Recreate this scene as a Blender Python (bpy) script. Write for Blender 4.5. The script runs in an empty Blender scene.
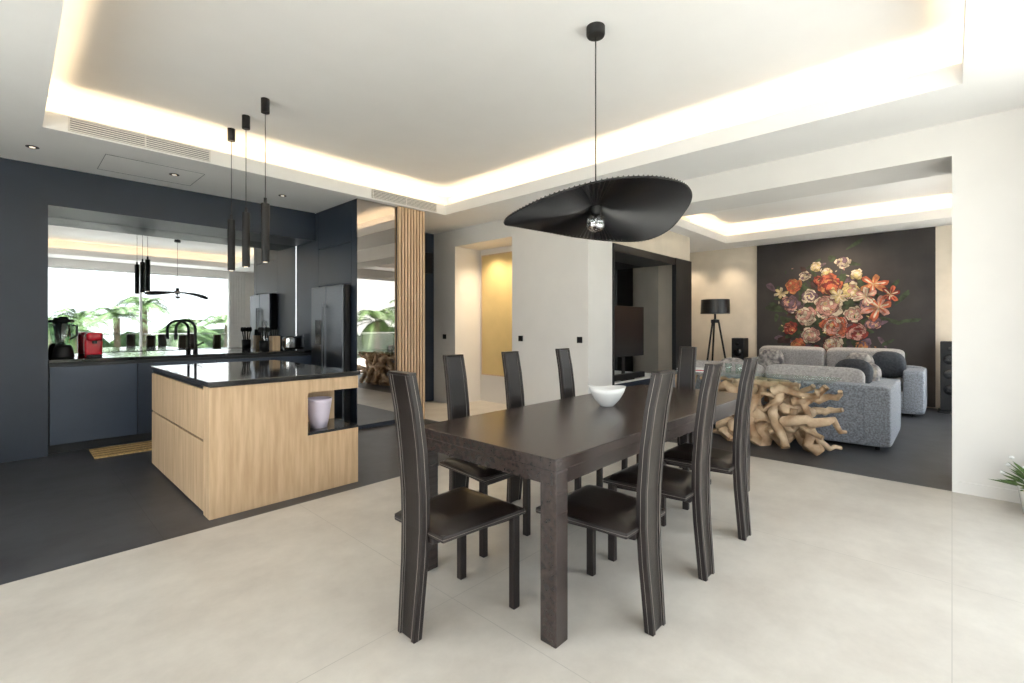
import bpy, math, random
from mathutils import Vector, Matrix
random.seed(7)
S = bpy.context.scene
pi = math.pi
# ------------------------------------------------------------------ materials
def lin(c): return (c[0], c[1], c[2], 1.0)
def mk(name, col, rough=.5, metal=0., var=.08, scale=8., bump=0., stretch=(1,1,1), col2=None, spec=None, detail=4., bscale=None, coat=0., sheen=0.):
    m = bpy.data.materials.new(name); m.use_nodes = True
    nt = m.node_tree; N = nt.nodes; L = nt.links
    b = N['Principled BSDF']
    b.inputs['Roughness'].default_value = rough
    b.inputs['Metallic'].default_value = metal
    if spec is not None: b.inputs['Specular IOR Level'].default_value = spec
    b.inputs['Coat Weight'].default_value = coat
    b.inputs['Sheen Weight'].default_value = sheen
    tc = N.new('ShaderNodeTexCoord'); mp = N.new('ShaderNodeMapping')
    mp.inputs['Scale'].default_value = stretch
    L.new(tc.outputs['Object'], mp.inputs['Vector'])
    no = N.new('ShaderNodeTexNoise'); no.inputs['Scale'].default_value = scale; no.inputs['Detail'].default_value = detail
    L.new(mp.outputs['Vector'], no.inputs['Vector'])
    rp = N.new('ShaderNodeValToRGB')
    a = col2 if col2 else tuple(max(0, c*(1-var)) for c in col)
    d = col if col2 else tuple(min(1, c*(1+var)) for c in col)
    rp.color_ramp.elements[0].color = lin(a); rp.color_ramp.elements[1].color = lin(d)
    rp.color_ramp.elements[0].position = .35; rp.color_ramp.elements[1].position = .65
    L.new(no.outputs['Fac'], rp.inputs['Fac']); L.new(rp.outputs['Color'], b.inputs['Base Color'])
    if bump:
        n2 = N.new('ShaderNodeTexNoise'); n2.inputs['Scale'].default_value = bscale or scale*4; n2.inputs['Detail'].default_value = 3
        L.new(mp.outputs['Vector'], n2.inputs['Vector'])
        bp = N.new('ShaderNodeBump'); bp.inputs['Strength'].default_value = bump; bp.inputs['Distance'].default_value = .01
        L.new(n2.outputs['Fac'], bp.inputs['Height']); L.new(bp.outputs['Normal'], b.inputs['Normal'])
    return m
def tile(name, c1, c2, mortar, w, h, rough, ns=1.2):
    m = bpy.data.materials.new(name); m.use_nodes = True
    nt = m.node_tree; N = nt.nodes; L = nt.links; b = N['Principled BSDF']
    b.inputs['Roughness'].default_value = rough
    tc = N.new('ShaderNodeTexCoord')
    no = N.new('ShaderNodeTexNoise'); no.inputs['Scale'].default_value = ns; no.inputs['Detail'].default_value = 10; no.inputs['Roughness'].default_value = .68
    L.new(tc.outputs['Object'], no.inputs['Vector'])
    rp = N.new('ShaderNodeValToRGB'); rp.color_ramp.elements[0].color = lin(c1); rp.color_ramp.elements[1].color = lin(c2)
    rp.color_ramp.elements[0].position = .36; rp.color_ramp.elements[1].position = .64
    L.new(no.outputs['Fac'], rp.inputs['Fac'])
    br = N.new('ShaderNodeTexBrick'); br.offset = 0; br.inputs['Scale'].default_value = 1
    br.inputs['Brick Width'].default_value = w; br.inputs['Row Height'].default_value = h
    br.inputs['Mortar Size'].default_value = .0018; br.inputs['Mortar'].default_value = lin(mortar)
    mp = N.new('ShaderNodeMapping'); mp.inputs['Location'].default_value = (.35,.0,0)
    L.new(tc.outputs['Object'], mp.inputs['Vector']); L.new(mp.outputs['Vector'], br.inputs['Vector'])
    L.new(rp.outputs['Color'], br.inputs['Color1']); L.new(rp.outputs['Color'], br.inputs['Color2'])
    L.new(br.outputs['Color'], b.inputs['Base Color'])
    return m
def emit(name, col, st):
    m = bpy.data.materials.new(name); m.use_nodes = True; N = m.node_tree.nodes; L = m.node_tree.links
    N.clear(); o = N.new('ShaderNodeOutputMaterial'); e = N.new('ShaderNodeEmission')
    e.inputs['Color'].default_value = lin(col); e.inputs['Strength'].default_value = st
    L.new(e.outputs[0], o.inputs['Surface']); return m
def thin_glass(name, tint=(1,1,1), gl=.08, rough=.0):
    m = bpy.data.materials.new(name); m.use_nodes = True; N = m.node_tree.nodes; L = m.node_tree.links
    N.clear(); o = N.new('ShaderNodeOutputMaterial'); t = N.new('ShaderNodeBsdfTransparent'); g = N.new('ShaderNodeBsdfGlossy')
    t.inputs['Color'].default_value = lin(tint); g.inputs['Roughness'].default_value = rough
    mx = N.new('ShaderNodeMixShader'); mx.inputs[0].default_value = gl
    L.new(t.outputs[0], mx.inputs[1]); L.new(g.outputs[0], mx.inputs[2]); L.new(mx.outputs[0], o.inputs['Surface']); return m

M = {}
M['white'] = mk('plaster_white', (.76,.735,.705), .85, var=.015, scale=3, bump=.03, bscale=60)
M['ceil'] = mk('ceiling_paint', (.88,.87,.86), .9, var=.01, scale=3)
M['beige'] = mk('plaster_beige', (.68,.60,.50), .85, var=.04, scale=4, bump=.05, bscale=50)
M['navy'] = mk('paint_slate_blue', (.016,.024,.040), .42, var=.08, scale=3)
M['cab'] = mk('cabinet_slate_matt', (.032,.045,.072), .38, var=.05, scale=4)
M['cabdark'] = mk('cabinet_shadow_gap', (.008,.009,.011), .5)
M['lt'] = tile('floor_tile_light', (.49,.45,.40), (.61,.57,.51), (.41,.38,.34), 1.8, 1.745, .34, 1.9)
M['dt'] = tile('floor_tile_slate', (.030,.031,.035), (.058,.060,.066), (.018,.018,.020), 1.0, 1.0, .42, 2.2)
M['oak'] = mk('oak_veneer', (.62,.44,.27), .5, scale=5, stretch=(6,6,.5), col2=(.48,.32,.185), detail=9, bump=.04, bscale=20)
M['oakslat'] = mk('oak_slats', (.64,.46,.30), .5, scale=5, stretch=(6,6,.4), col2=(.50,.34,.20))
M['tablewood'] = mk('dark_stained_wood', (.036,.024,.021), .27, scale=4, stretch=(.5,10,10), col2=(.020,.013,.0115), detail=8, bump=.04, bscale=14)
M['leather'] = mk('leather_dark_brown', (.010,.0065,.0055), .30, scale=6, var=.25, bump=.12, bscale=160, spec=.4)
M['leather_wrap'] = mk('leather_wrap_brown', (.013,.0085,.008), .40, scale=6, var=.2, bump=.1, bscale=140, spec=.35)
M['stitch'] = mk('stitch_thread', (.26,.23,.21), .7)
M['black'] = mk('metal_black_matt', (.006,.006,.007), .5, var=.1, spec=.35)
M['shade'] = mk('pendant_fabric_black', (.006,.006,.008), .36, var=.15)
M['stone'] = mk('black_glossy_stone', (.010,.010,.012), .07, scale=5, col2=(.040,.038,.037), detail=10)
M['mirror'] = mk('smoked_mirror', (.62,.64,.66), .015, metal=1., var=.0)
M['mirror2'] = mk('bronze_mirror', (.38,.35,.33), .02, metal=1., var=.0)
M['steel'] = mk('black_stainless', (.12,.125,.135), .30, metal=1., var=.06, stretch=(1,1,20))
M['chrome'] = mk('chrome', (.75,.75,.76), .1, metal=1., var=.02)
M['fabric'] = mk('sofa_grey_fabric', (.20,.215,.25), .95, scale=60, var=.35, bump=.35, bscale=220, sheen=.15)
M['fabric_l'] = mk('sofa_cushion_light', (.36,.34,.335), .95, scale=50, var=.22, bump=.3, bscale=200, sheen=.15)
M['pillow_d'] = mk('pillow_charcoal', (.04,.045,.055), .9, scale=40, var=.3, bump=.3)
M['pillow_p'] = mk('pillow_patterned', (.50,.46,.42), .9, scale=14, col2=(.10,.09,.10), bump=.3)
M['drift'] = mk('driftwood', (.70,.53,.36), .65, scale=5, col2=(.28,.16,.08), detail=8, bump=.5, bscale=24)
M['porc'] = mk('porcelain_white', (.80,.80,.79), .18, var=.01)
M['pinkvase'] = mk('frosted_lilac_plastic', (.80,.72,.86), .35, var=.03)
M['red'] = mk('red_enamel', (.45,.008,.02), .2, var=.05)
M['glass'] = thin_glass('clear_glass', (.97,.99,.98), .08)
M['tglass'] = thin_glass('table_glass', (.90,.96,.94), .16)
M['bulb'] = thin_glass('bulb_glass', (1,1,1), .3)
M['sheer'] = mk('sheer_curtain', (.85,.84,.82), .9, var=.03)
M['led'] = emit('led_strip_warm', (1,.75,.45), 46)
M['led2'] = emit('led_strip_warm_living', (1,.74,.44), 44)
M['spot'] = emit('downlight_diffuser', (1,.85,.65), 3)
M['gold'] = mk('gold_leaf_panel', (.60,.45,.20), .5, var=.05, scale=3)
M['mural'] = mk('mural_ground_dark', (.018,.015,.016), .7, col2=(.030,.025,.025), scale=2)
M['tv'] = mk('tv_screen', (.004,.004,.005), .25)
M['leafg'] = mk('palm_leaf', (.11,.20,.05), .5, var=.45, scale=1)
M['trunk'] = mk('palm_trunk', (.16,.11,.07), .9, var=.3, scale=6, bump=.5)
M['grass'] = mk('garden_green', (.05,.10,.03), .9, col2=(.025,.055,.015), scale=.6, bump=.5)
M['hedge'] = mk('hedge_green', (.06,.12,.03), .9, col2=(.02,.045,.012), scale=3, bump=1., bscale=9)
M['terr'] = tile('terrace_bounce_tile', (.66,.63,.58), (.74,.71,.66), (.5,.48,.44), .9, .9, .6)  # outdoor paving, lightened so it reflects more sun indoors
M['rug1'] = mk('rug_straw', (.50,.33,.13), .95, scale=60, var=.3, bump=.4)
M['rug2'] = mk('rug_dark_stripe', (.12,.07,.03), .95, scale=60, var=.3)
M['paper'] = mk('paper_white', (.75,.74,.72), .7)

# ------------------------------------------------------------------ mesh helpers
def vf_box(x0,x1,y0,y1,z0,z1):
    v=[(x0,y0,z0),(x1,y0,z0),(x1,y1,z0),(x0,y1,z0),(x0,y0,z1),(x1,y0,z1),(x1,y1,z1),(x0,y1,z1)]
    f=[(0,3,2,1),(4,5,6,7),(0,1,5,4),(1,2,6,5),(2,3,7,6),(3,0,4,7)]
    return v,f
def vf_tube(pts, rad, n=10, cap=True, squash=None):
    pts=[Vector(p) for p in pts]
    if not hasattr(rad,'__len__'): rad=[rad]*len(pts)
    v=[];f=[]; up=None
    for i,p in enumerate(pts):
        t=(pts[min(i+1,len(pts)-1)]-pts[max(i-1,0)]).normalized()
        if up is None:
            up=Vector((0,0,1)) if abs(t.z)<.9 else Vector((1,0,0))
        a=t.cross(up)
        if a.length<1e-4: a=t.cross(Vector((0,1,0)))
        a.normalize(); b=a.cross(t).normalized(); up=b
        for k in range(n):
            an=2*pi*k/n
            q=p+(a*math.cos(an)+b*math.sin(an))*rad[i]
            v.append(tuple(q))
    for i in range(len(pts)-1):
        for k in range(n):
            k2=(k+1)%n
            f.append((i*n+k,i*n+k2,(i+1)*n+k2,(i+1)*n+k))
    if cap:
        f.append(tuple(range(n))); f.append(tuple(reversed(range((len(pts)-1)*n,len(pts)*n))))
    return v,f
def vf_lathe(prof, n=32, c=(0,0,0)):
    v=[];f=[]
    for r,z in prof:
        for k in range(n):
            a=2*pi*k/n; v.append((c[0]+r*math.cos(a),c[1]+r*math.sin(a),c[2]+z))
    for i in range(len(prof)-1):
        for k in range(n):
            k2=(k+1)%n; f.append((i*n+k,i*n+k2,(i+1)*n+k2,(i+1)*n+k))
    if prof[0][0]>1e-4: f.append(tuple(reversed(range(n))))
    if prof[-1][0]>1e-4: f.append(tuple(range((len(prof)-1)*n,len(prof)*n)))
    return v,f
def vf_super(cx,cy,cz,sx,sy,sz,e1=.35,e2=.35,n=28,m=14,rot=None):
    def sp(w,e): return math.copysign(abs(w)**e,w)
    v=[];f=[]
    for i in range(m+1):
        ph=-pi/2+pi*i/m
        for k in range(n):
            th=2*pi*k/n
            p=Vector((sx/2*sp(math.cos(ph),e1)*sp(math.cos(th),e2), sy/2*sp(math.cos(ph),e1)*sp(math.sin(th),e2), sz/2*sp(math.sin(ph),e1)))
            if rot: p=rot@p
            v.append((p.x+cx,p.y+cy,p.z+cz))
    for i in range(m):
        for k in range(n):
            k2=(k+1)%n; f.append((i*n+k,i*n+k2,(i+1)*n+k2,(i+1)*n+k))
    return v,f
def merge(parts):
    V=[];F=[];I=[]
    for p in parts:
        (v,f)=p[0]; idx=p[1] if len(p)>1 else 0
        o=len(V); V+=list(v)
        for q in f: F.append(tuple(o+j for j in q)); I.append(idx)
    return V,F,I
def mesh(name, V,F,I,mats,smooth=False):
    me=bpy.data.meshes.new(name); me.from_pydata(V,[],F)
    for m in mats: me.materials.append(m)
    for p,i in zip(me.polygons,I):
        p.material_index=i; p.use_smooth=smooth
    me.validate(); me.update(); return me
def place(name, me, parent=None, loc=(0,0,0), rz=0, bevel=0, seg=2, rot=None):
    o=bpy.data.objects.new(name,me); S.collection.objects.link(o)
    o.location=loc; o.rotation_euler=rot if rot else (0,0,rz)
    if parent: o.parent=parent
    if bevel:
        b=o.modifiers.new('bevel','BEVEL'); b.width=bevel; b.segments=seg; b.limit_method='ANGLE'; b.angle_limit=math.radians(40)
    return o
def obj(name, parts, mats, parent=None, loc=(0,0,0), rz=0, smooth=False, bevel=0, seg=2, rot=None):
    if not isinstance(mats,(list,tuple)): mats=[mats]
    V,F,I=merge(parts); return place(name, mesh(name,V,F,I,mats,smooth), parent, loc, rz, bevel, seg, rot)
def box(name,x0,x1,y0,y1,z0,z1,mat,parent=None,bevel=0,seg=2):
    return obj(name,[(vf_box(x0,x1,y0,y1,z0,z1),0)],mat,parent,bevel=bevel,seg=seg)
def empty(name, loc=(0,0,0), rz=0):
    e=bpy.data.objects.new(name,None); S.collection.objects.link(e); e.location=loc; e.rotation_euler=(0,0,rz); e.empty_display_size=.1
    return e

# ------------------------------------------------------------------ room shell
CZ=2.90; UZ=3.25; H=3.35
XW=-2.2; YS=-0.9; XE=5.07; XE2=5.65; YN=6.6; XF=10.0
obj('floor',[(vf_box(XW,XE,YS,3.49,-.12,0),0),(vf_box(4.0,XE2+.1,3.49,YN,-.12,0),0),(vf_box(XE,XE2+.1,3.4,3.49,-.12,0),0)],M['lt'])
box('floor_kitchen',XW,4.0,3.49,7.4,-.12,0,M['dt'])
obj('floor_living',[(vf_box(XE,XF,YS,3.4,-.12,0),0),(vf_box(XE2+.1,XF,3.4,4.6,-.12,0),0)],M['dt'])
obj('wall_north',[(vf_box(XW,.275,YN,7.4,0,H),0),(vf_box(.275,2.98,YN,7.4,2.51,H),0),(vf_box(.275,2.98,7.28,7.4,0,2.51),0),(vf_box(4.0,XE2,YN,7.4,0,H),0)],M['navy'])
obj('wall_east',[(vf_box(XE,XE2,YS,0,0,H),0),(vf_box(XE,XE2,0,3.4,2.64,H),0),(vf_box(XE,XE2,3.4,4.735,0,H),0),(vf_box(XE,XE2,4.735,6.03,2.62,H),0),(vf_box(XE,XE2,6.03,YN,0,H),0),(vf_box(XE2,XE2+.1,4.4,YN,0,2.62),0)],M['white'])
box('baseboard_east',XE-.012,XE,YS,0,0,.09,M['white'])
box('baseboard_column',XE-.012,XE,3.4,4.735,0,.07,M['white'])
SX=[(XW,.3),(4.45,6.2),(9.5,XF+.1)]
obj('wall_south',[(vf_box(a,b,YS-.2,YS,0,H),0) for a,b in SX]+[(vf_box(.3,4.45,YS-.2,YS,2.72,H),0),(vf_box(6.2,9.5,YS-.2,YS,2.65,H),0)],M['white'])
obj('wall_west',[(vf_box(XW-.2,XW,YS-.2,-.5,0,H),0),(vf_box(XW-.2,XW,4.4,7.4,0,H),0),(vf_box(XW-.2,XW,-.5,4.4,2.7,H),0)],M['white'])
box('wall_living_east',XF,XF+.12,YS-.2,4.7,0,H,M['beige'])
obj('wall_living_north',[(vf_box(8.2,XF,4.5,4.62,0,H),0),(vf_box(8.2,8.27,3.4,4.5,0,H),0),(vf_box(XE2,8.2,3.4,4.1,2.44,H),0),(vf_box(XE2,8.2,4.0,4.1,0,2.44),0)],M['beige'])
e=empty('tv_alcove_frame')
box('mirror_panel',XE2+.035,8.19,3.96,3.995,.02,2.42,M['mirror'],e)
box('frame_post',7.62,8.265,3.37,3.44,0,2.44,M['black'],e)
box('frame_head',XE2+.005,7.62,3.38,3.95,2.33,2.438,M['black'],e)
box('frame_side',XE2+.005,XE2+.03,3.38,3.95,0,2.33,M['black'],e)

def tray(name, ox0,ox1,oy0,oy1, ix0,ix1,iy0,iy1, z, zt, ledmat, dep=.28, lip=.14):
    P=[]
    cx0,cx1,cy0,cy1=ix0-dep,ix1+dep,iy0-dep,iy1+dep
    P+= [vf_box(ox0,ox1,oy0,cy0,z,zt+.1),vf_box(ox0,ox1,cy1,oy1,z,zt+.1),vf_box(ox0,cx0,cy0,cy1,z,zt+.1),vf_box(cx1,ox1,cy0,cy1,z,zt+.1)]
    P+= [vf_box(cx0,cx1,cy0,iy0,z,z+.03),vf_box(cx0,cx1,iy1,cy1,z,z+.03),vf_box(cx0,ix0,iy0,iy1,z,z+.03),vf_box(ix1,cx1,iy0,iy1,z,z+.03)]
    t=.02
    P+= [vf_box(ix0-t,ix1+t,iy0-t,iy0,z+.03,z+lip),vf_box(ix0-t,ix1+t,iy1,iy1+t,z+.03,z+lip),vf_box(ix0-t,ix0,iy0,iy1,z+.03,z+lip),vf_box(ix1,ix1+t,iy0,iy1,z+.03,z+lip)]
    P+= [vf_box(cx0,cx1,cy0,cy1,zt,zt+.1)]
    obj(name,[(p,0) for p in P],M['ceil'])
    a=.09; w=.03; h=z+.035
    obj(name+'_led_strip',[(p,0) for p in [vf_box(ix0-a,ix1+a,iy0-a-w,iy0-a,h,h+.012),vf_box(ix0-a,ix1+a,iy1+a,iy1+a+w,h,h+.012),vf_box(ix0-a-w,ix0-a,iy0-a,iy1+a,h,h+.012),vf_box(ix1+a,ix1+a+w,iy0-a,iy1+a,h,h+.012)]],ledmat)
tray('ceiling',XW,XE,YS,YN, .19,4.30,-.05,5.34, CZ,UZ, M['led'])
tray('ceiling_living',XE2,XF,YS,4.5, 6.35,9.3,-.25,3.14, 2.87,3.2, M['led2'])
def grille(x0,x1):
    e=empty('air_vent_grille')
    P=[(vf_box(x0,x1,5.335,5.3395,2.915,3.025),0)]
    obj('vent_back',P,M['steel'],e)
    P=[(vf_box(x0,x1,5.322,5.336,3.017,3.027),0),(vf_box(x0,x1,5.322,5.336,2.913,2.923),0),(vf_box(x0,x0+.012,5.322,5.336,2.923,3.017),0),(vf_box(x1-.012,x1,5.322,5.336,2.923,3.017),0),(vf_box((x0+x1)/2-.006,(x0+x1)/2+.006,5.322,5.336,2.923,3.017),0)]
    for i in range(5):
        z=2.931+i*.018; P.append((vf_box(x0,x1,5.324,5.336,z,z+.009),0))
    obj('vent_louvres',P,M['white'],e)
grille(.34,1.36); grille(3.13,4.14)
for (x,y) in [(.15,6.0),(1.2,6.0),(2.3,6.0),(-.9,5.2)]:
    obj('ceiling_downlight',[(vf_lathe([(.045,-.004),(.045,0)],24,(x,y,CZ)),0),(vf_lathe([(.02,-.006),(.02,-.004)],24,(x,y,CZ)),1)],[M['black'],M['spot']])
obj('ceiling_outline_trim',[(vf_box(.62,1.42,5.75,5.754,CZ-.002,CZ),0),(vf_box(.62,1.42,6.35,6.354,CZ-.002,CZ),0),(vf_box(.62,.624,5.75,6.35,CZ-.002,CZ),0),(vf_box(1.416,1.42,5.75,6.35,CZ-.002,CZ),0)],M['steel'])  # thin steel rectangle outlined on the kitchen ceiling

# windows
def window(name, axis, a0,a1, p, z1, n):
    e=empty(name); f=.05
    def bx(nm,u0,u1,z0,zz,mat,d0=-.04,d1=.03):
        if axis=='x': box(nm,u0,u1,p+d0,p+d1,z0,zz,mat,e)
        else: box(nm,p+d0,p+d1,u0,u1,z0,zz,mat,e)
    bx('frame_top',a0,a1,z1-f,z1,M['porc']); bx('frame_sill',a0,a1,0,.03,M['porc'])
    for i in range(n+1):
        u=a0+(a1-a0-f)*i/n; bx('mullion_%d'%i,u,u+f,.03,z1-f,M['porc'])
    bx('pane',a0+f,a1-f,.03,z1-f,M['glass'],-.015,-.010)
window('window_1','x',.3,4.45,YS-.1,2.72,2)
window('window_2','x',6.2,9.5,YS-.1,2.65,2)
window('window_west_added','y',-.5,4.4,XW-.1,2.7,2)  # unseen west opening, added to brighten the left side of the room
def portal(x,y,z,sx,sz,d):
    l=bpy.data.lights.new('window_portal','AREA'); l.shape='RECTANGLE'; l.size=sx; l.size_y=sz; l.cycles.is_portal=True
    o=bpy.data.objects.new('window_portal',l); S.collection.objects.link(o); o.location=(x,y,z); o.rotation_euler=Vector(d).to_track_quat('-Z','Z').to_euler()
portal(2.375,YS-.22,1.36,4.15,2.72,(0,1,0))
portal(7.85,YS-.22,1.32,3.3,2.65,(0,1,0))
portal(XW-.22,1.95,1.35,4.9,2.7,(1,0,0))

def curtain(x0,x1,y):
    V=[];F=[];n=60
    for i in range(n+1):
        x=x0+(x1-x0)*i/n; yy=y+.035*math.sin(i*1.1)
        V+= [(x,yy,.01),(x,yy,2.86)]
    for i in range(n): F.append((2*i,2*i+2,2*i+3,2*i+1))
    place('curtain',mesh('curtain',V,F,[0]*len(F),[M['sheer']],True))
curtain(.02,.55,YS+.12); curtain(4.36,4.8,YS+.12); curtain(5.85,6.25,YS+.12); curtain(9.35,9.8,YS+.12)  # second curtain is placed to block window light from the east wall

# ------------------------------------------------------------------ kitchen
e=empty('kitchen_counter_run')
box('carcass',.28,2.97,6.64,7.24,.10,.92,M['cabdark'],e)
box('toe_kick',.28,2.97,6.70,7.24,0,.10,M['cabdark'],e)
box('worktop',.28,2.975,6.60,7.245,.925,.96,M['stone'],e,.003)
xs=[.285,.985,1.12,1.75,2.38,2.97]
for i in range(5):
    box('door_front_%d'%i,xs[i]+.004,xs[i+1]-.004,6.612,6.64,.10,.885,M['cab'] if i!=1 else M['navy'],e,.002)
box('mirror_backsplash',.28,2.975,7.25,7.278,.96,2.505,M['mirror'])
e=empty('tall_cabinet_block')
box('body',3.0,3.985,5.46,YN+.7,0,CZ,M['navy'],e)
for j,(a,b,z0,z1) in enumerate([(5.445,5.575,0.0,CZ),(5.58,6.50,1.86,2.37),(5.58,6.50,2.375,CZ),(6.505,7.24,0.97,CZ),(6.505,6.6,0,.96)]):
    box('panel_%d'%j,2.982,3.0,a,b,z0+.002,z1-.002,M['navy'],e,.001)
box('plinth_front',2.982,3.985,5.44,5.46,0,.05,M['navy'],e)
box('mirror_door',2.985,3.55,5.438,5.459,.05,CZ-.002,M['mirror2'],e)
P=[]
for i in range(9):
    x=3.56+i*.0485; P.append((vf_box(x,x+.032,5.385,5.43,0.0,CZ-.001),0))
P.append((vf_box(3.555,3.985,5.43,5.437,0,CZ-.001),1))
obj('oak_slat_screen',P,[M['oakslat'],M['cabdark']])
e=empty('refrigerator')
box('body',2.90,2.978,5.60,6.49,.02,1.83,M['black'],e)
box('door_left',2.87,2.90,6.05,6.485,.06,1.825,M['steel'],e,.008,3)
box('door_right',2.87,2.90,5.605,6.04,.06,1.825,M['steel'],e,.008,3)
obj('handles',[(vf_tube([(2.835,6.085,.55),(2.835,6.085,1.6)],.008),0),(vf_tube([(2.835,6.005,.55),(2.835,6.005,1.6)],.008),0)]+[(vf_tube([(2.835,y,z),(2.872,y,z)],.006),0) for y in (6.085,6.005) for z in (.6,1.55)],M['steel'],e)
box('water_dispenser',2.866,2.871,6.18,6.36,1.05,1.38,M['tv'],e)
# island
e=empty('kitchen_island')
X0,X1,Y0,Y1=.92,2.0,3.63,5.47; T=.885
ob=[vf_box(X0+.02,1.58,Y0,Y1,.0,T),vf_box(1.58,X1,Y0+.42,Y1,.0,T),vf_box(1.58,X1,Y0,Y0+.42,.0,.455),vf_box(1.58,X1,Y0,Y0+.42,.785,T)]
obj('oak_body',[(b,0) for b in ob],M['oak'],e)
box('countertop',X0-.01,X1+.015,Y0-.015,Y1+.01,.892,.925,M['stone'],e,.003)
box('reveal_gap',X0+.01,X1-.01,Y0+.01,Y1-.01,T,.892,M['cabdark'],e)
box('niche_shelf',1.582,X1,Y0,Y0+.42,.455,.475,M['stone'],e)
box('end_panel',X0,X0+.02,Y0,Y0+.14,0,T,M['oak'],e)
for j,(z0,z1) in enumerate([(.02,.50),(.515,.86)]):
    box('drawer_front_%d'%j,X0,X0+.02,Y0+.146,Y0+.98,z0,z1,M['oak'],e,.002)
    box('drawer_front_b%d'%j,X0,X0+.02,Y0+.986,Y1,z0,z1,M['oak'],e,.002)
box('drawer_gap',X0+.014,X0+.0199,Y0+.14,Y1,0.0,T,M['cabdark'],e)
V=vf_lathe([(.0,0),(.062,0),(.075,.06),(.098,.20),(.102,.235),(.096,.235),(.09,.2),(.066,.05),(0,.03)],36)
obj('ice_bucket',[(V,0)],M['pinkvase'],loc=(1.735,3.78,.476),smooth=True)
# counter appliances
e=empty('countertop_blender',(.40,6.86,.96))
obj('motor_base',[(vf_lathe([(.085,0),(.09,.02),(.075,.11),(.06,.14),(0,.14)],28),0)],M['black'],e,smooth=True)
obj('jug',[(vf_lathe([(.055,.14),(.062,.2),(.085,.38),(.083,.38),(.06,.2),(.05,.15)],28),0)],M['tglass'],e,smooth=True)
obj('lid',[(vf_lathe([(.087,.38),(.087,.405),(.04,.415),(.035,.44),(0,.44)],28),0)],M['black'],e,smooth=True)
obj('handle',[(vf_tube([(.07,-.05,.35),(.10,-.08,.34),(.10,-.08,.24),(.05,-.04,.2)],.01),0)],M['black'],e,smooth=True)
e=empty('coffee_machine',(.64,6.86,.96))
obj('body',[(vf_super(0,.03,.13,.15,.14,.26,.3,.4),0)],M['red'],e,smooth=True)
obj('head',[(vf_super(0,-.04,.225,.14,.22,.09,.4,.5),0)],M['red'],e,smooth=True)
obj('drip_tray',[(vf_box(-.06,.06,-.13,0,0,.03),0)],M['black'],e,bevel=.005)
obj('spout',[(vf_lathe([(.02,.15),(.02,.19)],16,(0,-.09,0)),0)],M['black'],e)
e=empty('kitchen_faucet',(1.64,7.08,.96))
arc=[(0,0,0),(0,0,.30)]+[(-.11+.11*math.cos(a),-.03*(1-math.cos(a)),.30+.11*math.sin(a)) for a in [pi*k/10 for k in range(1,11)]]+[(-.22,-.06,.22)]
obj('gooseneck',[(vf_tube(arc,.016,12),0),(vf_lathe([(.028,0),(.028,.05)],20),0),(vf_tube([(0,0,.08),(.09,0,.13)],.009),0),(vf_tube([(-.22,-.06,.24),(-.22,-.06,.17)],.021),0)],M['black'],e,smooth=True)
e=empty('utensil_holder',(2.40,6.90,.96))
obj('pot',[(vf_lathe([(.055,0),(.06,.14),(.052,.14),(.05,.02)],24),0)],M['black'],e,smooth=True)
P=[]
for i in range(8):
    a=2*pi*i/8; P.append((vf_tube([(.02*math.cos(a),.02*math.sin(a),.02),(.055*math.cos(a),.05*math.sin(a),.27)],.006,8),0)); P.append((vf_super(.058*math.cos(a),.054*math.sin(a),.29,.04,.015,.07,.8,.8,12,8),0))
obj('utensils',P,M['black'],e,smooth=True)
e=empty('knife_block',(2.55,6.93,.96))
obj('block',[(vf_box(-.05,.05,-.07,.07,0,.2),0)],M['oak'],e,bevel=.006)
obj('knife_handles',[(vf_box(-.038+.026*i,-.02+.026*i,y,y+.02,.2,.29),0) for i in range(3) for y in (-.04,.02)],M['black'],e,bevel=.003)
e=empty('toaster',(2.78,6.86,.96))
obj('shell',[(vf_super(0,0,.1,.27,.17,.19,.3,.3),0)],M['chrome'],e,smooth=True)
obj('slots',[(vf_box(-.1,.1,-.045,-.015,.188,.198),0),(vf_box(-.1,.1,.015,.045,.188,.198),0),(vf_box(-.137,-.13,-.03,.03,.05,.13),0)],M['black'],e)
P=[(vf_box(.58,1.12,6.12,6.58,.0,.012),0)]
for i in range(4): P.append((vf_box(.58,1.12,6.18+i*.11,6.195+i*.11,.012,.014),1))
obj('kitchen_mat',P,[M['rug1'],M['rug2']])
box('wall_speaker',4.80,4.98,6.5,6.6,2.2,2.55,M['black'],bevel=.01)

# island pendants
for y in (4.31,4.79,5.21):
    e=empty('cylinder_pendant_light',(1.51,y,0))
    obj('canopy',[(vf_lathe([(.034,3.13),(.034,UZ)],24),0)],M['black'],e,smooth=False)
    obj('cord',[(vf_tube([(0,0,2.3),(0,0,3.14)],.003,6),0)],M['black'],e)
    obj('tube',[(vf_lathe([(.033,1.85),(.033,2.35),(.012,2.355),(.012,2.40)],28),0)],M['black'],e)
    obj('lens',[(vf_lathe([(.016,1.846),(.016,1.851)],20),0)],M['spot'],e)

e=empty('gold_wall_panel')
box('leaf',XE2-.03,XE2-.004,4.95,5.95,.48,2.50,M['gold'],e)
obj('edge',[(vf_box(XE2-.035,XE2-.002,4.93,4.95,.46,2.52),0),(vf_box(XE2-.035,XE2-.002,5.95,5.97,.46,2.52),0),(vf_box(XE2-.035,XE2-.002,4.95,5.95,2.50,2.52),0),(vf_box(XE2-.035,XE2-.002,4.95,5.95,.46,.48),0)],M['oakslat'],e)
for y,z in ((3.53,1.12),(4.56,1.12),(3.53,.32),(6.3,1.12)):
    obj('wall_outlet',[(vf_box(XE-.012,XE-.0005,y-.04,y+.04,z-.04,z+.04),0),(vf_box(XE-.015,XE-.012,y-.025,y+.025,z-.025,z+.025),0)],M['black'],bevel=.002)

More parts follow.
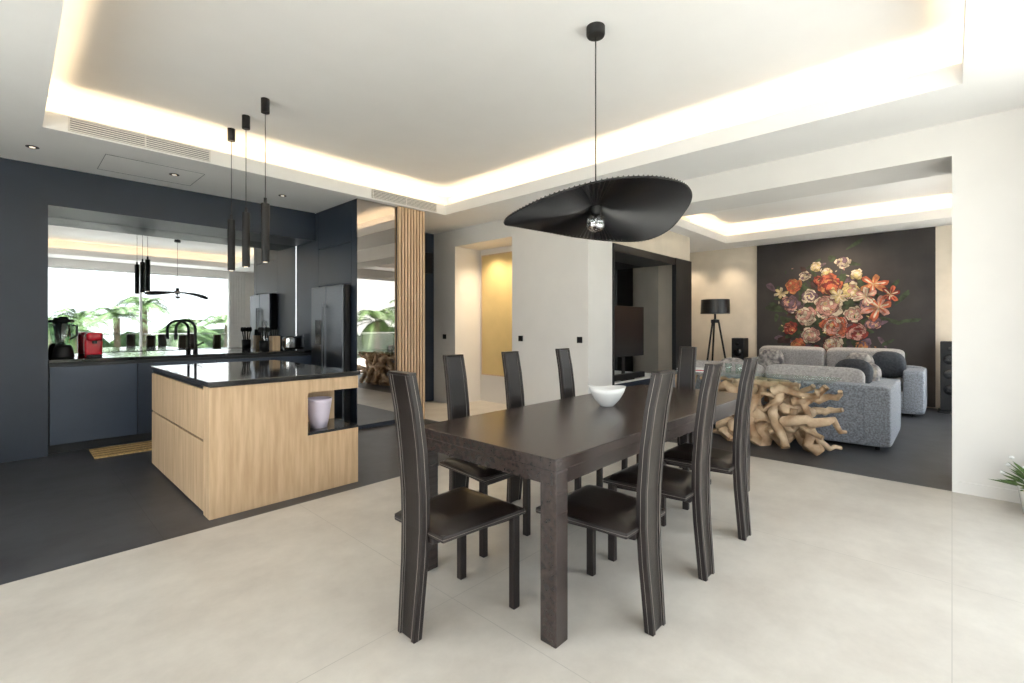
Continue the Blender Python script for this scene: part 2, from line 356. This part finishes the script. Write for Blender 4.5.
# ------------------------------------------------------------------ dining table
e=empty('dining_table')
TX0,TX1,TY0,TY1=1.50,4.0,1.16,2.11
box('top',TX0,TX1,TY0,TY1,.712,.762,M['tablewood'],e,.004)
obj('apron',[(vf_box(TX0+.01,TX1-.01,TY0+.01,TY0+.04,.65,.712),0),(vf_box(TX0+.01,TX1-.01,TY1-.04,TY1-.01,.65,.712),0),(vf_box(TX0+.01,TX0+.04,TY0+.04,TY1-.04,.65,.712),0),(vf_box(TX1-.04,TX1-.01,TY0+.04,TY1-.04,.65,.712),0)],M['tablewood'],e)
for i,(x,y) in enumerate([(TX0+.003,TY0+.003),(TX0+.003,TY1-.085),(TX1-.085,TY0+.003),(TX1-.085,TY1-.085)]):
    box('leg_%d'%i,x,x+.082,y,y+.082,0,.712,M['tablewood'],e,.004)
prof=[(0,0),(.042,0),(.048,.006),(.085,.045),(.110,.085),(.122,.118),(.118,.119),(.105,.088),(.078,.05),(.03,.02),(0,.016)]
v,f=vf_lathe(prof,40)
v2=[]
for (x,y,z) in v:
    k=max(0,(z-.03))/.09
    v2.append((x*(1+.04*k), y*(1-.10*k), z+ k*(.12*x+ .9*max(0,-x)*max(0,-x)*3)))
obj('decorative_bowl',[((v2,f),0)],M['porc'],loc=(2.757,1.70,.7625),rz=math.radians(-47),smooth=True)

# ------------------------------------------------------------------ chair
def lerp(a,b,t): return a+(b-a)*t
prof_back=[(-.022,0),(-.010,.15),(.002,.30),(.008,.45),(.006,.60),(-.008,.78),(-.030,.95),(-.060,1.10)]
def halfw(z):
    pts=[(0,.060),(.45,.076),(.8,.080),(1.1,.075)]
    for (a,wa),(b,wb) in zip(pts,pts[1:]):
        if z<=b: return lerp(wa,wb,(z-a)/(b-a))
    return pts[-1][1]
def post(sign,x_in,x_out,dy0,dy1,zmin=0,zmax=1.2):
    V=[];F=[]; n=0
    for (y,z) in prof_back:
        if z<zmin or z>zmax: continue
        hw=halfw(z)
        a=sign*(hw-x_in); b=sign*(hw-x_out)
        lo,hi=min(a,b),max(a,b)
        V+=[(lo,y+dy0,z),(hi,y+dy0,z),(hi,y+dy1,z),(lo,y+dy1,z)]; n+=1
    for i in range(n-1):
        for k in range(4):
            F.append((4*i+k,4*i+(k+1)%4,4*i+4+(k+1)%4,4*i+4+k))
    F.append((3,2,1,0)); F.append(tuple(4*(n-1)+k for k in range(4)))
    return V,F
def panel(dy0,dy1,zmin):
    V=[];F=[];n=0
    for (y,z) in prof_back:
        if z<zmin: continue
        w=halfw(z)-.020
        V+=[(-w,y+dy0,z),(w,y+dy0,z),(w,y+dy1,z),(-w,y+dy1,z)]; n+=1
    for i in range(n-1):
        for k in range(4): F.append((4*i+k,4*i+(k+1)%4,4*i+4+(k+1)%4,4*i+4+k))
    F.append((3,2,1,0)); F.append(tuple(4*(n-1)+k for k in range(4)))
    return V,F
def M_(parts,name,mat,smooth=False):
    V,F,I=merge([(p,0) for p in parts]); return mesh(name,V,F,I,[mat],smooth)
ch_posts=M_([post(1,.022,0,-.022,.020),post(-1,.022,0,-.022,.020)],'back_posts',M['leather_wrap'])
ch_panel=M_([panel(-.014,.013,0),vf_box(-.075,.075,-.082,-.040,1.098,1.110)],'back_panel',M['leather'])
ch_st=M_([post(s,-.0008,.001,-.002,-.0004) for s in (1,-1)]+[post(s,.020,.0186,-.0232,-.0215) for s in (1,-1)]+[post(s,.0245,.0230,-.0152,-.0135,.0) for s in (1,-1)]+[post(s,.0245,.0230,.0125,.0142,.0) for s in (1,-1)],'stitching',M['stitch'])
def seatvf():
    V=[];F=[];nx=12;ny=12
    def top(u,v):
        w=lerp(.175,.215,v); x=(u*2-1)*w; y=.015+ v*.455
        ed=min(u,1-u,v,1-v)*2
        z=.452+.030*min(1,ed*3.0)**.5 + .006*math.sin(pi*v)
        if v>.85: z-=.018*((v-.85)/.15)**2
        return (x,y,z)
    for j in range(ny+1):
        for i in range(nx+1): V.append(top(i/nx,j/ny))
    for j in range(ny):
        for i in range(nx):
            a=j*(nx+1)+i; F.append((a,a+1,a+nx+2,a+nx+1))
    return V,F
sv=seatvf()
def trap(z0,z1,w0,w1,y0,y1):
    v=[(-w0,y0,z0),(w0,y0,z0),(w1,y1,z0),(-w1,y1,z0),(-w0,y0,z1),(w0,y0,z1),(w1,y1,z1),(-w1,y1,z1)]
    return v,vf_box(0,1,0,1,0,1)[1]
ch_seat=M_([sv],'seat_cushion',M['leather'],True)
ch_frame=M_([trap(.425,.453,.175,.215,.015,.47),trap(.395,.425,.10,.17,.02,.44)],'seat_frame',M['leather_wrap'])
ch_fst=M_([trap(.4380,.4393,.1757,.2157,.0143,.4707)],'seat_stitching',M['stitch'])
def leg(s):
    v=[];F=vf_box(0,1,0,1,0,1)[1]
    for z in (0,.425):
        x=s*.185; v+=[(x-.017,.405,z),(x+.017,.405,z),(x+.017,.445,z),(x-.017,.445,z)]
    return v,F
ch_legs=M_([leg(1),leg(-1)],'front_legs',M['leather_wrap'])
def chair(x,y,rz):
    e=empty('dining_chair',(x,y,0),rz)
    place('back_posts',ch_posts,e,bevel=.004); place('back_panel',ch_panel,e,bevel=.004); place('stitching',ch_st,e)
    place('seat_cushion',ch_seat,e); place('seat_frame',ch_frame,e,bevel=.006); place('front_legs',ch_legs,e,bevel=.004); place('seat_stitching',ch_fst,e)
chair(1.175,1.665,-pi/2)
for x in (1.90,2.48,3.10): chair(x,.955,0)
for x in (2.02,2.57,3.22): chair(x,2.36,pi)
chair(4.20,1.77,pi/2)

# ------------------------------------------------------------------ large pendant
th=math.radians(-46.95)
e=empty('wide_brim_pendant_lamp',(2.62,1.70,0),th)
rimz=[(0,2.055),(20,1.975),(40,1.935),(60,1.945),(90,1.985),(120,2.02),(150,2.015),(180,1.975),(210,1.975),(240,2.025),(270,2.08),(300,2.105),(330,2.105),(360,2.055)]
def rim_at(ph):
    d=math.degrees(ph)%360
    n=len(rimz)-1
    for i in range(n):
        if rimz[i][0]<=d<=rimz[i+1][0]:
            p0=rimz[(i-1)%n][1];p1=rimz[i][1];p2=rimz[i+1][1];p3=rimz[(i+2)%n if i+2>n else i+2][1]
            t=(d-rimz[i][0])/(rimz[i+1][0]-rimz[i][0])
            return .5*((2*p1)+(-p0+p2)*t+(2*p0-5*p1+4*p2-p3)*t*t+(-p0+3*p1-3*p2+p3)*t**3)
V=[];F=[];n=256;rings=[.03,.05,.08,.12,.18,.25,.33,.41,.49,.55,.60]
def shz(r,ph):
    t=r/.6
    return 2.045+(rim_at(ph)-2.045)*t**1.6+.05*math.exp(-(r/.09)**2)+.012*math.sin(3*ph+.6)*math.sin(pi*t)
def shr(r,ph): return r*(.985-.01*math.cos(ph)-.01*math.sin(ph)**2*(r/.6))
for r in rings:
    for k in range(n):
        ph=2*pi*k/n; R=shr(r,ph)
        pl=(.0085*(r/.6)+.0012)*(1 if k%2 else -1)
        V.append((R*math.cos(ph),R*math.sin(ph),shz(r,ph)+pl))
for i in range(len(rings)-1):
    for k in range(n):
        k2=(k+1)%n; F.append((i*n+k,i*n+k2,(i+1)*n+k2,(i+1)*n+k))
sh=place('pleated_shade',mesh('pleated_shade',V,F,[0]*len(F),[M['shade']],False),e)
so=sh.modifiers.new('solid','SOLIDIFY'); so.thickness=.003
rim=[(shr(.6,p)*math.cos(p),shr(.6,p)*math.sin(p),shz(.6,p)) for p in [2*pi*k/128 for k in range(129)]]
obj('rim',[(vf_tube(rim,.005,6),0)],M['black'],e,smooth=True)
obj('socket',[(vf_lathe([(.0,2.16),(.03,2.16),(.04,2.10),(.040,2.045),(.03,2.035),(.03,2.02),(0,2.02)],28),0)],M['black'],e,smooth=True)
obj('bulb',[(vf_lathe([(.018,2.045),(.03,2.035),(.055,2.01),(.063,1.975),(.055,1.94),(.035,1.918),(.0,1.91)],28),0)],M['bulb'],e,smooth=True)
obj('bulb_mirror_crown',[(vf_lathe([(.060,1.970),(.053,1.942),(.034,1.921),(.0,1.913)],28),0),(vf_lathe([(.008,2.03),(.008,1.98),(0,1.975)],12),0)],M['chrome'],e,smooth=True)
obj('cord',[(vf_tube([(0,0,2.14),(0,0,3.22)],.004,8),0)],M['black'],e)
obj('canopy',[(vf_lathe([(.0,3.185),(.055,3.19),(.06,3.20),(.06,UZ)],32),0)],M['black'],e)

# ------------------------------------------------------------------ living room
def sofa(name,x,y,rz,L,D=1.0,nseat=3,ct=.92):
    e=empty(name,(x,y,0),rz)
    obj('base',[(vf_super(L/2,D/2,.20,L,D-.02,.32,.10,.10,40,16),0)],M['fabric'],e,smooth=True)
    obj('back_frame',[(vf_super(L/2,.13,.38,L-.02,.24,.60,.12,.12,40,16),0)],M['fabric'],e,smooth=True)
    obj('arm_left',[(vf_super(.12,D/2,.355,.24,D,.61,.14,.12,40,16),0)],M['fabric'],e,smooth=True)
    obj('arm_right',[(vf_super(L-.12,D/2,.355,.24,D,.61,.14,.12,40,16),0)],M['fabric'],e,smooth=True)
    w=(L-.48)/nseat; P=[];Q=[]
    hh=.40
    for i in range(nseat):
        cx=.24+w*(i+.5)
        P.append((vf_super(cx,(D+.24)/2,.42,w-.01,D-.26,.18,.3,.2,36,12),0))
        R=Matrix.Rotation(math.radians(-14),3,'X')
        Q.append((vf_super(cx,.30,ct-hh/2,w-.02,.18,hh,.28,.22,36,14,rot=R),0))
    obj('seat_cushions',P,M['fabric'],e,smooth=True); obj('back_cushions',Q,M['fabric_l'],e,smooth=True)
    obj('feet',[(vf_lathe([(.02,0),(.025,.07)],12,(a,b,0)),0) for a in (.12,L-.12) for b in (.12,D-.12)],M['black'],e)
    return e
s1=sofa('sofa',6.12,2.95,-pi/2,2.5,1.28,2,.83)
s2=sofa('sofa',9.75,.28,pi/2,2.55,1.0,2,.94)
def pillow(x,y,z,s,mat,rz,tilt):
    R=Matrix.Rotation(rz,3,'Z')@Matrix.Rotation(tilt,3,'X')
    obj('throw_pillow',[(vf_super(0,0,0,s,.15,s,.75,.55,28,14,rot=R),0)],mat,loc=(x,y,z),smooth=True)
pillow(6.80,.86,.72,.40,M['pillow_d'],-pi/2-.3,-.35)
pillow(7.02,.80,.68,.40,M['pillow_p'],-pi/2-.5,-.45)
pillow(6.78,2.2,.68,.38,M['pillow_p'],-pi/2+.2,-.35)
pillow(9.06,2.30,.70,.40,M['pillow_p'],pi/2+.2,-.3)
pillow(9.06,.70,.72,.42,M['pillow_d'],pi/2-.2,-.3)
pillow(9.04,1.05,.70,.38,M['pillow_p'],pi/2-.1,-.3)
e=empty('coffee_table')
box('top',7.75,8.4,1.1,2.1,.33,.37,M['stone'],e,.004)
obj('legs',[(vf_box(a,a+.05,b,b+.05,0,.33),0) for a in (7.8,8.3) for b in (1.15,2.0)],M['black'],e)

# driftwood console
e=empty('driftwood_console_table',(5.70,1.48,0))
rnd=random.Random(41); P=[]
def wig(p0,p1,r0,r1,n=8,amp=.06,xm=.30):
    p0=Vector(p0);p1=Vector(p1); pts=[];rad=[]
    o=Vector((0,0,0))
    for i in range(n+1):
        t=i/n; o+=Vector((rnd.uniform(-1,1),rnd.uniform(-1,1),rnd.uniform(-1,1)))*amp*.5; o*=.8
        q=p0.lerp(p1,t)+o*(math.sin(pi*t))*1.6
        q.x=max(-xm,min(xm,q.x)); q.z=max(.035,min(.70,q.z)); pts.append(q); rad.append(lerp(r0,r1,t)*(1+.22*rnd.uniform(-1,1)))
    return vf_tube(pts,rad,10)
P.append((wig((0,.10,.02),(.05,-.22,.68),.13,.075,9,.12),0))
P.append((wig((.05,-.2,.03),(-.05,.30,.66),.10,.07,9,.12),0))
P.append((wig((-.1,.42,.02),(.05,.1,.64),.09,.06,9,.12),0))
P.append((wig((.0,-.46,.02),(.0,-.05,.60),.09,.055,9,.12),0))
for i in range(26):
    y0=rnd.uniform(-.32,.38); z0=rnd.uniform(.12,.6); a=rnd.uniform(0,2*pi); L=rnd.uniform(.22,.45)
    p1=(rnd.uniform(-.28,.28), y0+L*math.cos(a)*1.2, z0+L*math.sin(a))
    P.append((wig((rnd.uniform(-.14,.14),y0,z0),p1,rnd.uniform(.030,.058),rnd.uniform(.010,.024),8,.12),0))
for i in range(8):
    y0=-.52+i*.15
    P.append((wig((rnd.uniform(-.2,.2),y0,.03),(rnd.uniform(-.2,.15),y0*.9+rnd.uniform(-.1,.1),.69),.052,.036,8,.15),0))
for (a,b,c,d) in [(-.25,.5,-.68,.66),(-.25,.42,-.66,.44),(-.2,.3,-.72,.26),(-.3,.25,-.66,.06),(.2,.6,.72,.62),(.25,.4,.70,.38),(.3,.2,.74,.05),(-.1,.62,-.56,.70),(.1,.66,-.45,.69),(-.3,.66,.3,.69)]:
    P.append((wig((rnd.uniform(-.2,.1),a,b),(rnd.uniform(-.25,.2),c,d),.055,.020,8,.13),0))
obj('root_base',P,M['drift'],e,smooth=True)
obj('glass_top',[(vf_box(-.32,.32,-.62,1.10,.735,.752),0)],M['tglass'],e)
obj('root_leg',[(wig((0,1.0,.02),(0,.9,.70),.06,.04,7,.08),0),(wig((.1,.8,.02),(-.05,1.0,.70),.05,.035,7,.08),0),(wig((-.1,1.05,.02),(.1,.85,.70),.04,.035,7,.08),0)],M['drift'],e,smooth=True)
for (x,y) in ((5.66,2.05),(5.78,1.92),(5.70,1.78)):
    obj('drinking_glass',[(vf_lathe([(.0,.0),(.03,.0),(.036,.11),(.034,.11),(.028,.01)],20),0)],M['tglass'],loc=(x,y,.753),smooth=True)
obj('magazine_stack',[(vf_box(-.12,.12,-.16,.16,0,.012),0),(vf_box(-.11,.12,-.15,.15,.012,.024),1),(vf_box(-.12,.10,-.14,.16,.024,.034),0)],[M['paper'],M['red']],loc=(5.72,2.32,.753),rz=.2)

e=empty('television')
box('screen',5.72,6.86,3.56,3.60,.84,1.60,M['tv'],e,.004)
obj('stand',[(vf_box(6.1,6.46,3.5,3.66,.50,.515),0),(vf_box(6.24,6.32,3.585,3.60,.51,.86),0)],M['black'],e)
box('soundbar',5.85,6.75,3.48,3.56,.515,.60,M['black'],e,.01)
e=empty('tv_cabinet')
box('body',5.75,7.45,3.46,3.85,.06,.48,M['cab'],e,.003)
box('top',5.74,7.46,3.45,3.86,.48,.50,M['paper'],e,.002)
obj('feet',[(vf_box(a,a+.04,b,b+.04,0,.06),0) for a in (5.8,7.36) for b in (3.5,3.78)],M['black'],e)
e=empty('floor_lamp',(9.15,3.28,0))
obj('shade',[(vf_lathe([(.25,1.53),(.26,1.53),(.25,1.80),(.24,1.80)],40),0)],M['shade'],e,smooth=False)
obj('lamp_bulb',[(vf_lathe([(0,1.60),(.04,1.63),(.03,1.70),(0,1.71)],16),0)],M['spot'],e)
P=[(vf_tube([(.06*math.cos(a),.06*math.sin(a),1.40),(.30*math.cos(a),.30*math.sin(a),0.01)],.018,10),0) for a in (.6,.6+2*pi/3,.6+4*pi/3)]
P+=[(vf_lathe([(.075,1.36),(.075,1.42),(.02,1.43),(.02,1.62)],20),0),(vf_tube([(-.25,0,1.60),(.25,0,1.60)],.004,6),0),(vf_tube([(0,-.25,1.60),(0,.25,1.60)],.004,6),0)]
obj('tripod',P,M['black'],e)
for (x,y) in ((9.68,3.0),(9.70,.02)):
    e=empty('floor_speaker',(x,y,0))
    obj('cabinet',[(vf_box(-.15,.15,-.11,.11,.03,1.07),0),(vf_box(-.18,.18,-.14,.14,0,.03),0)],M['black'],e,bevel=.01)
    P=[]
    for z,r in ((.35,.075),(.58,.075),(.80,.075),(.96,.03)):
        v,f=vf_lathe([(r,0),(r*.9,.008),(r*.3,-.0),(0,.004)],24); v=[(-.152-q[2],q[1],q[0]+z) for q in v]; P.append((v,f))
    obj('drivers',[(p,0) for p in P],M['tv'],e,smooth=True)

# mural
MY0,MY1=.19,2.78
mats=[M['mural']]
pal=[(.58,.48,.36),(.48,.11,.05),(.48,.24,.20),(.22,.02,.015),(.48,.19,.07),(.040,.060,.026),(.54,.42,.18),(.16,.095,.13),(.055,.02,.018),(.06,.05,.05)]
for i,c in enumerate(pal): mats.append(mk('mural_paint_%d'%i,c,.8,scale=11,col2=tuple(x*.32 for x in c),detail=5))
P=[(vf_box(XF-.03,XF-.002,MY0,MY1,.02,2.865),0)]
r2=random.Random(5); lay=[XF-.0305]
def poly(pts,mi):
    lay[0]-=.00002
    v=[(lay[0],y,z) for (y,z) in pts]; P.append(((v,[tuple(range(len(v)))]),mi))
def petal(cy,cz,a,L,W,mi):
    pts=[]
    for k in range(16):
        t=2*pi*k/16; u=(1-math.cos(t))/2
        w=math.copysign(abs(math.sin(t))**.8,math.sin(t))*W*(.45+.75*u)
        x=u*L*(1+.06*math.sin(5*t))
        pts.append((cy-(x*math.cos(a)-w*math.sin(a)), cz+x*math.sin(a)+w*math.cos(a)))
    poly(pts,mi)
def ZM(z): return .84+(z-1.25)*1.13
def U(u): return MY1-(.03+u*.97)*(MY1-MY0)
def flower(u,z,r,cols,n=9,layers=3,center=7):
    cy=U(u); z=ZM(z); layers+=1; sq=r2.uniform(.75,1); ti=r2.uniform(-.12,.12)*r
    for l in range(layers):
        rr=r*(1-.19*l); c=cols[l%len(cols)]
        for k in range(n):
            a=2*pi*k/n+l*.35+r2.uniform(-.25,.25); L=rr*r2.uniform(.75,1.1)
            petal(cy+ti*l,z+ti*l,a,L*1.02,rr*.43,9)
            petal(cy+ti*l,z+ti*l,a,L*.98,rr*.40,c if r2.random()>.25 else cols[(l+1)%len(cols)])
    for k in range(6): petal(cy+ti*layers,z+ti*layers,k*1.05,r*.14,r*.05,center)
def lily(u,z,r,c,c2):
    cy=U(u); z=ZM(z)
    for k in range(6):
        a=2*pi*k/6+.3+r2.uniform(-.25,.25); rr=r*r2.uniform(.75,1.1)
        petal(cy,z,a,rr*1.02,r*.28,9); petal(cy,z,a,rr,r*.25,c if k%2 else c2); petal(cy,z,a,rr*.8,r*.07,c2 if k%2 else 1)
    for k in range(6): petal(cy,z,2*pi*k/6+.5,r*.4,r*.025,7)
poly([(U(.36),.35),(U(.54),.35),(U(.57),.65),(U(.53),1.0),(U(.37),1.0),(U(.33),.65)],10)
for i in range(200):
    uu=max(.10,min(.80,.44+r2.gauss(0,.18)))
    petal(U(uu),ZM(1.8+r2.gauss(0,.36)),r2.uniform(-.6,pi+.6),r2.uniform(.12,.36),r2.uniform(.03,.07),r2.choice([6,6,6,9,8]))
for (u0,z0,u1,z1) in [(.42,2.2,.40,2.66),(.5,2.2,.52,2.70),(.35,2.1,.27,2.5),(.6,2.0,.72,2.45),(.3,1.6,.17,1.95),(.62,1.7,.80,1.9),(.3,1.4,.18,1.25),(.6,1.4,.74,1.3)]:
    y0,y1=U(u0),U(u1); z0=ZM(z0); z1=ZM(z1)
    poly([(y0-.008,z0),(y0+.008,z0),(y1+.004,z1),(y1-.004,z1)],6)
for a in [(.36,2.60,.10,[1,7],7,2),(.52,2.64,.12,[1,8],7,2),(.43,2.50,.10,[7,1],7,2),(.29,2.46,.10,[1,8],7,2),(.60,2.44,.10,[7,1],8,2),
          (.22,2.32,.15,[5,2],9,3),(.44,2.30,.20,[2,5,4],11,3),(.32,2.14,.14,[1,8],8,3),(.57,2.20,.15,[1,7,3],9,3),
          (.20,2.02,.16,[8,3],9,3),(.44,1.96,.23,[1,3,3],13,4),(.58,1.84,.14,[1,3],11,3),(.30,1.80,.19,[3,1],12,4),
          (.47,1.64,.22,[3,2,1],13,4),(.20,1.62,.13,[4,2],9,3),(.33,1.50,.16,[1,3],10,3),(.60,1.56,.16,[4,3],10,3),
          (.47,1.36,.16,[3,1],9,3),(.25,1.36,.12,[2,5],8,3),(.63,1.34,.12,[5,8],8,2),(.69,1.70,.12,[8,3],9,3),
          (.38,2.38,.09,[2,4],8,2),(.66,1.98,.12,[8,3],8,2),(.37,1.24,.12,[4,2],8,2),(.55,1.20,.12,[8,3],8,2)]:
    flower(a[0],a[1],a[2],a[3],a[4],a[5])
lily(.69,2.28,.20,5,2); lily(.72,1.94,.23,3,2); lily(.65,2.10,.17,1,3); lily(.14,2.20,.12,1,7); lily(.78,2.12,.14,2,4); lily(.5,2.12,.16,1,7)
for i in range(60):
    petal(U(max(.1,min(.8,r2.gauss(.44,.15)))),ZM(r2.uniform(1.3,2.62)),r2.uniform(0,6.28),r2.uniform(.03,.07),.012,r2.choice([1,7,6,6,5,3]))
obj('floral_wall_mural',P,mats)

# plant at right
e=empty('potted_plant',(4.80,-.45,0))
obj('pot',[(vf_lathe([(.0,0),(.09,0),(.12,.2),(.125,.22),(.11,.22),(.1,.17),(0,.17)],28),0)],M['porc'],e,smooth=True)
P=[];r3=random.Random(3)
for i in range(70):
    a=2*pi*i/35+r3.uniform(-.1,.1); el=r3.uniform(.2,1.2); L=r3.uniform(.10,.23); w=.022
    d=Vector((math.cos(a)*math.cos(el),math.sin(a)*math.cos(el),math.sin(el))); s=Vector((-math.sin(a),math.cos(a),0))
    b=Vector((0,0,.16))+d*L*.3; m=b+d*L*.5; t=b+d*L-Vector((0,0,.03))
    P.append((([tuple(b),tuple(m+s*w),tuple(t),tuple(m-s*w)],[(0,1,2,3)]),0))
    if i%5==0:
        P.append((vf_super(t.x,t.y,t.z+.02,.03,.03,.025,1,1,10,6),1))
obj('foliage',P,[M['leafg'],M['porc']],e)

# ------------------------------------------------------------------ outdoors
box('terrace_reflector',-9,16,-7.0,YS-.2,-.3,-.03,M['terr'])  # unseen deck, made wide and pale to bounce sunlight onto the ceiling
e=empty('glass_balustrade')
for i in range(16): box('pane_%d'%i,-8+i*1.5,-8+i*1.5+1.46,-6.90,-6.888,-.03,1.0,M['glass'],e)
box('top_rail',-8,16,-6.91,-6.88,1.0,1.03,M['chrome'],e)
box('garden_ground',-60,80,-80,-7.0,-3.2,-3.0,M['grass'])
box('bounce_deck_west',-12,XW-.2,YS-.2,14,-.3,-.03,M['terr'])  # unseen pale ground, added to bounce light in from the west
V=[];F=[];hn=160
for i in range(hn+1):
    x=-20+i*.5
    hgt=1.1+.5*math.sin(x*.9)+.35*math.sin(x*2.3+1)+.2*math.sin(x*5.1)
    V+=[(x,-26,-3),(x,-26+.5*math.sin(x*1.7),hgt)]
for i in range(hn): F.append((2*i,2*i+2,2*i+3,2*i+1))
place('garden_hedge',mesh('garden_hedge',V,F,[0]*len(F),[M['hedge']]))
def palm_mesh(seed,h):
    r=random.Random(seed); P=[]
    P.append((vf_tube([(0,0,0),(.1,0,h*.4),(.05,.1,h*.8),(0,.1,h)],[.2,.15,.13,.15],10),1))
    V=[];F=[]
    for i in range(24):
        a=2*pi*i/24+r.uniform(-.15,.15); el=r.uniform(.0,1.2); L=r.uniform(1.6,2.2)
        pts=[]
        for k in range(13):
            t=k/12; rr=L*t*math.cos(el)*(1-.15*t)+.25*L*t*t*math.cos(el); z=L*t*math.sin(el)-1.25*t*t*L*.6
            pts.append(Vector((rr*math.cos(a),rr*math.sin(a)+.1,h+z)))
        s=Vector((-math.sin(a),math.cos(a),0))
        for k in range(1,12):
            d=(pts[k+1]-pts[k]).normalized()
            for sub in (0,.33,.66):
              p=pts[k].lerp(pts[k+1],sub)
              for sg in (1,-1):
                ll=.5*math.sin(pi*(.12+.8*(k+sub)/12)); tip=p+s*sg*ll*.8+d*ll*.5-Vector((0,0,.22*ll)); o=len(V)
                V+=[tuple(p-d*.02),tuple(p+d*.02),tuple(tip)]; F.append((o,o+1,o+2))
        o=len(V)
        for k in range(13): V+=[tuple(pts[k]+s*.015),tuple(pts[k]-s*.015)]
        for k in range(12): F.append((o+2*k,o+2*k+1,o+2*k+3,o+2*k+2))
    P.append(((V,F),0))
    Vv,Ff,I=merge(P); return mesh('palm',Vv,Ff,I,[M['leafg'],M['trunk']])
pm=[palm_mesh(1,4.2),palm_mesh(2,4.7),palm_mesh(3,3.8)]
for i,(x,y,z,s) in enumerate([(1.2,-15,-3,1),(3.8,-16,-3,1.0),(6.0,-14,-3,1.0),(8.6,-16,-3,1.05),(11.2,-13,-3,1.1),(13.6,-12,-3,1.2),(16.4,-13,-3,1.25),(19,-14,-3,1.2),(-2.5,-15,-3,1),(2.6,-21,-3,1.1),(5.6,-21,-3,1.15),(8.4,-22,-3,1.1),(0,-21,-3,1.1)]):
    o=place('palm_tree',pm[i%3],None,(x,y,z),rz=i*1.3); o.scale=(s,s,s)

# ------------------------------------------------------------------ lights
def spot(name,loc,target,power,col=(1,.82,.60),size=80,blend=1.,rad=.06):
    l=bpy.data.lights.new(name,'SPOT'); l.energy=power; l.color=col; l.spot_size=math.radians(size); l.spot_blend=blend; l.shadow_soft_size=rad
    o=bpy.data.objects.new(name,l); S.collection.objects.link(o); o.location=loc
    o.rotation_euler=(Vector(target)-Vector(loc)).to_track_quat('-Z','Y').to_euler()
spot('spot_lamp',(9.6,3.25,2.84),(9.95,3.25,1.2),75)
spot('spot_lamp',(9.6,4.0,2.84),(9.95,4.0,1.2),75)
spot('spot_lamp',(9.0,1.5,2.84),(9.95,1.5,1.6),160,size=110)
spot('spot_lamp',(9.6,-.35,2.84),(9.95,-.35,1.2),65)
spot('spot_lamp',(5.32,5.05,2.60),(5.50,5.2,1.0),110,size=120,col=(1,.80,.55))
spot('spot_lamp',(5.32,5.6,2.60),(5.50,5.6,1.0),110,size=120,col=(1,.80,.55))
sl=bpy.data.lights.new('sun','SUN'); sl.energy=36; sl.angle=.02; sl.color=(1,.96,.90)
so=bpy.data.objects.new('sun',sl); S.collection.objects.link(so); so.location=(0,-10,20)
so.rotation_euler=Vector((-.03,.05,-1)).to_track_quat('-Z','Y').to_euler()

w=bpy.data.worlds.new('sky'); S.world=w; w.use_nodes=True; nt=w.node_tree; N=nt.nodes; L=nt.links
bg=N['Background']; tc=N.new('ShaderNodeTexCoord'); sp=N.new('ShaderNodeSeparateXYZ'); rp=N.new('ShaderNodeValToRGB')
L.new(tc.outputs['Generated'],sp.inputs[0]); L.new(sp.outputs['Z'],rp.inputs['Fac']); L.new(rp.outputs['Color'],bg.inputs['Color'])
rp.color_ramp.elements[0].position=0; rp.color_ramp.elements[0].color=(.97,.98,1,1)
rp.color_ramp.elements[1].position=.8; rp.color_ramp.elements[1].color=(.80,.88,1,1)
bg.inputs['Strength'].default_value=7.5
cd=bpy.data.cameras.new('camera'); co=bpy.data.objects.new('camera',cd); S.collection.objects.link(co); S.camera=co
cd.sensor_width=36; cd.lens=16.56; cd.shift_y=-.0151; cd.clip_start=.05
co.location=(0,0,1.3); co.rotation_euler=(pi/2,0,math.radians(43.05-90))
S.view_settings.view_transform='Standard'; S.view_settings.look='None'; S.view_settings.exposure=-0.68; S.view_settings.gamma=1.03
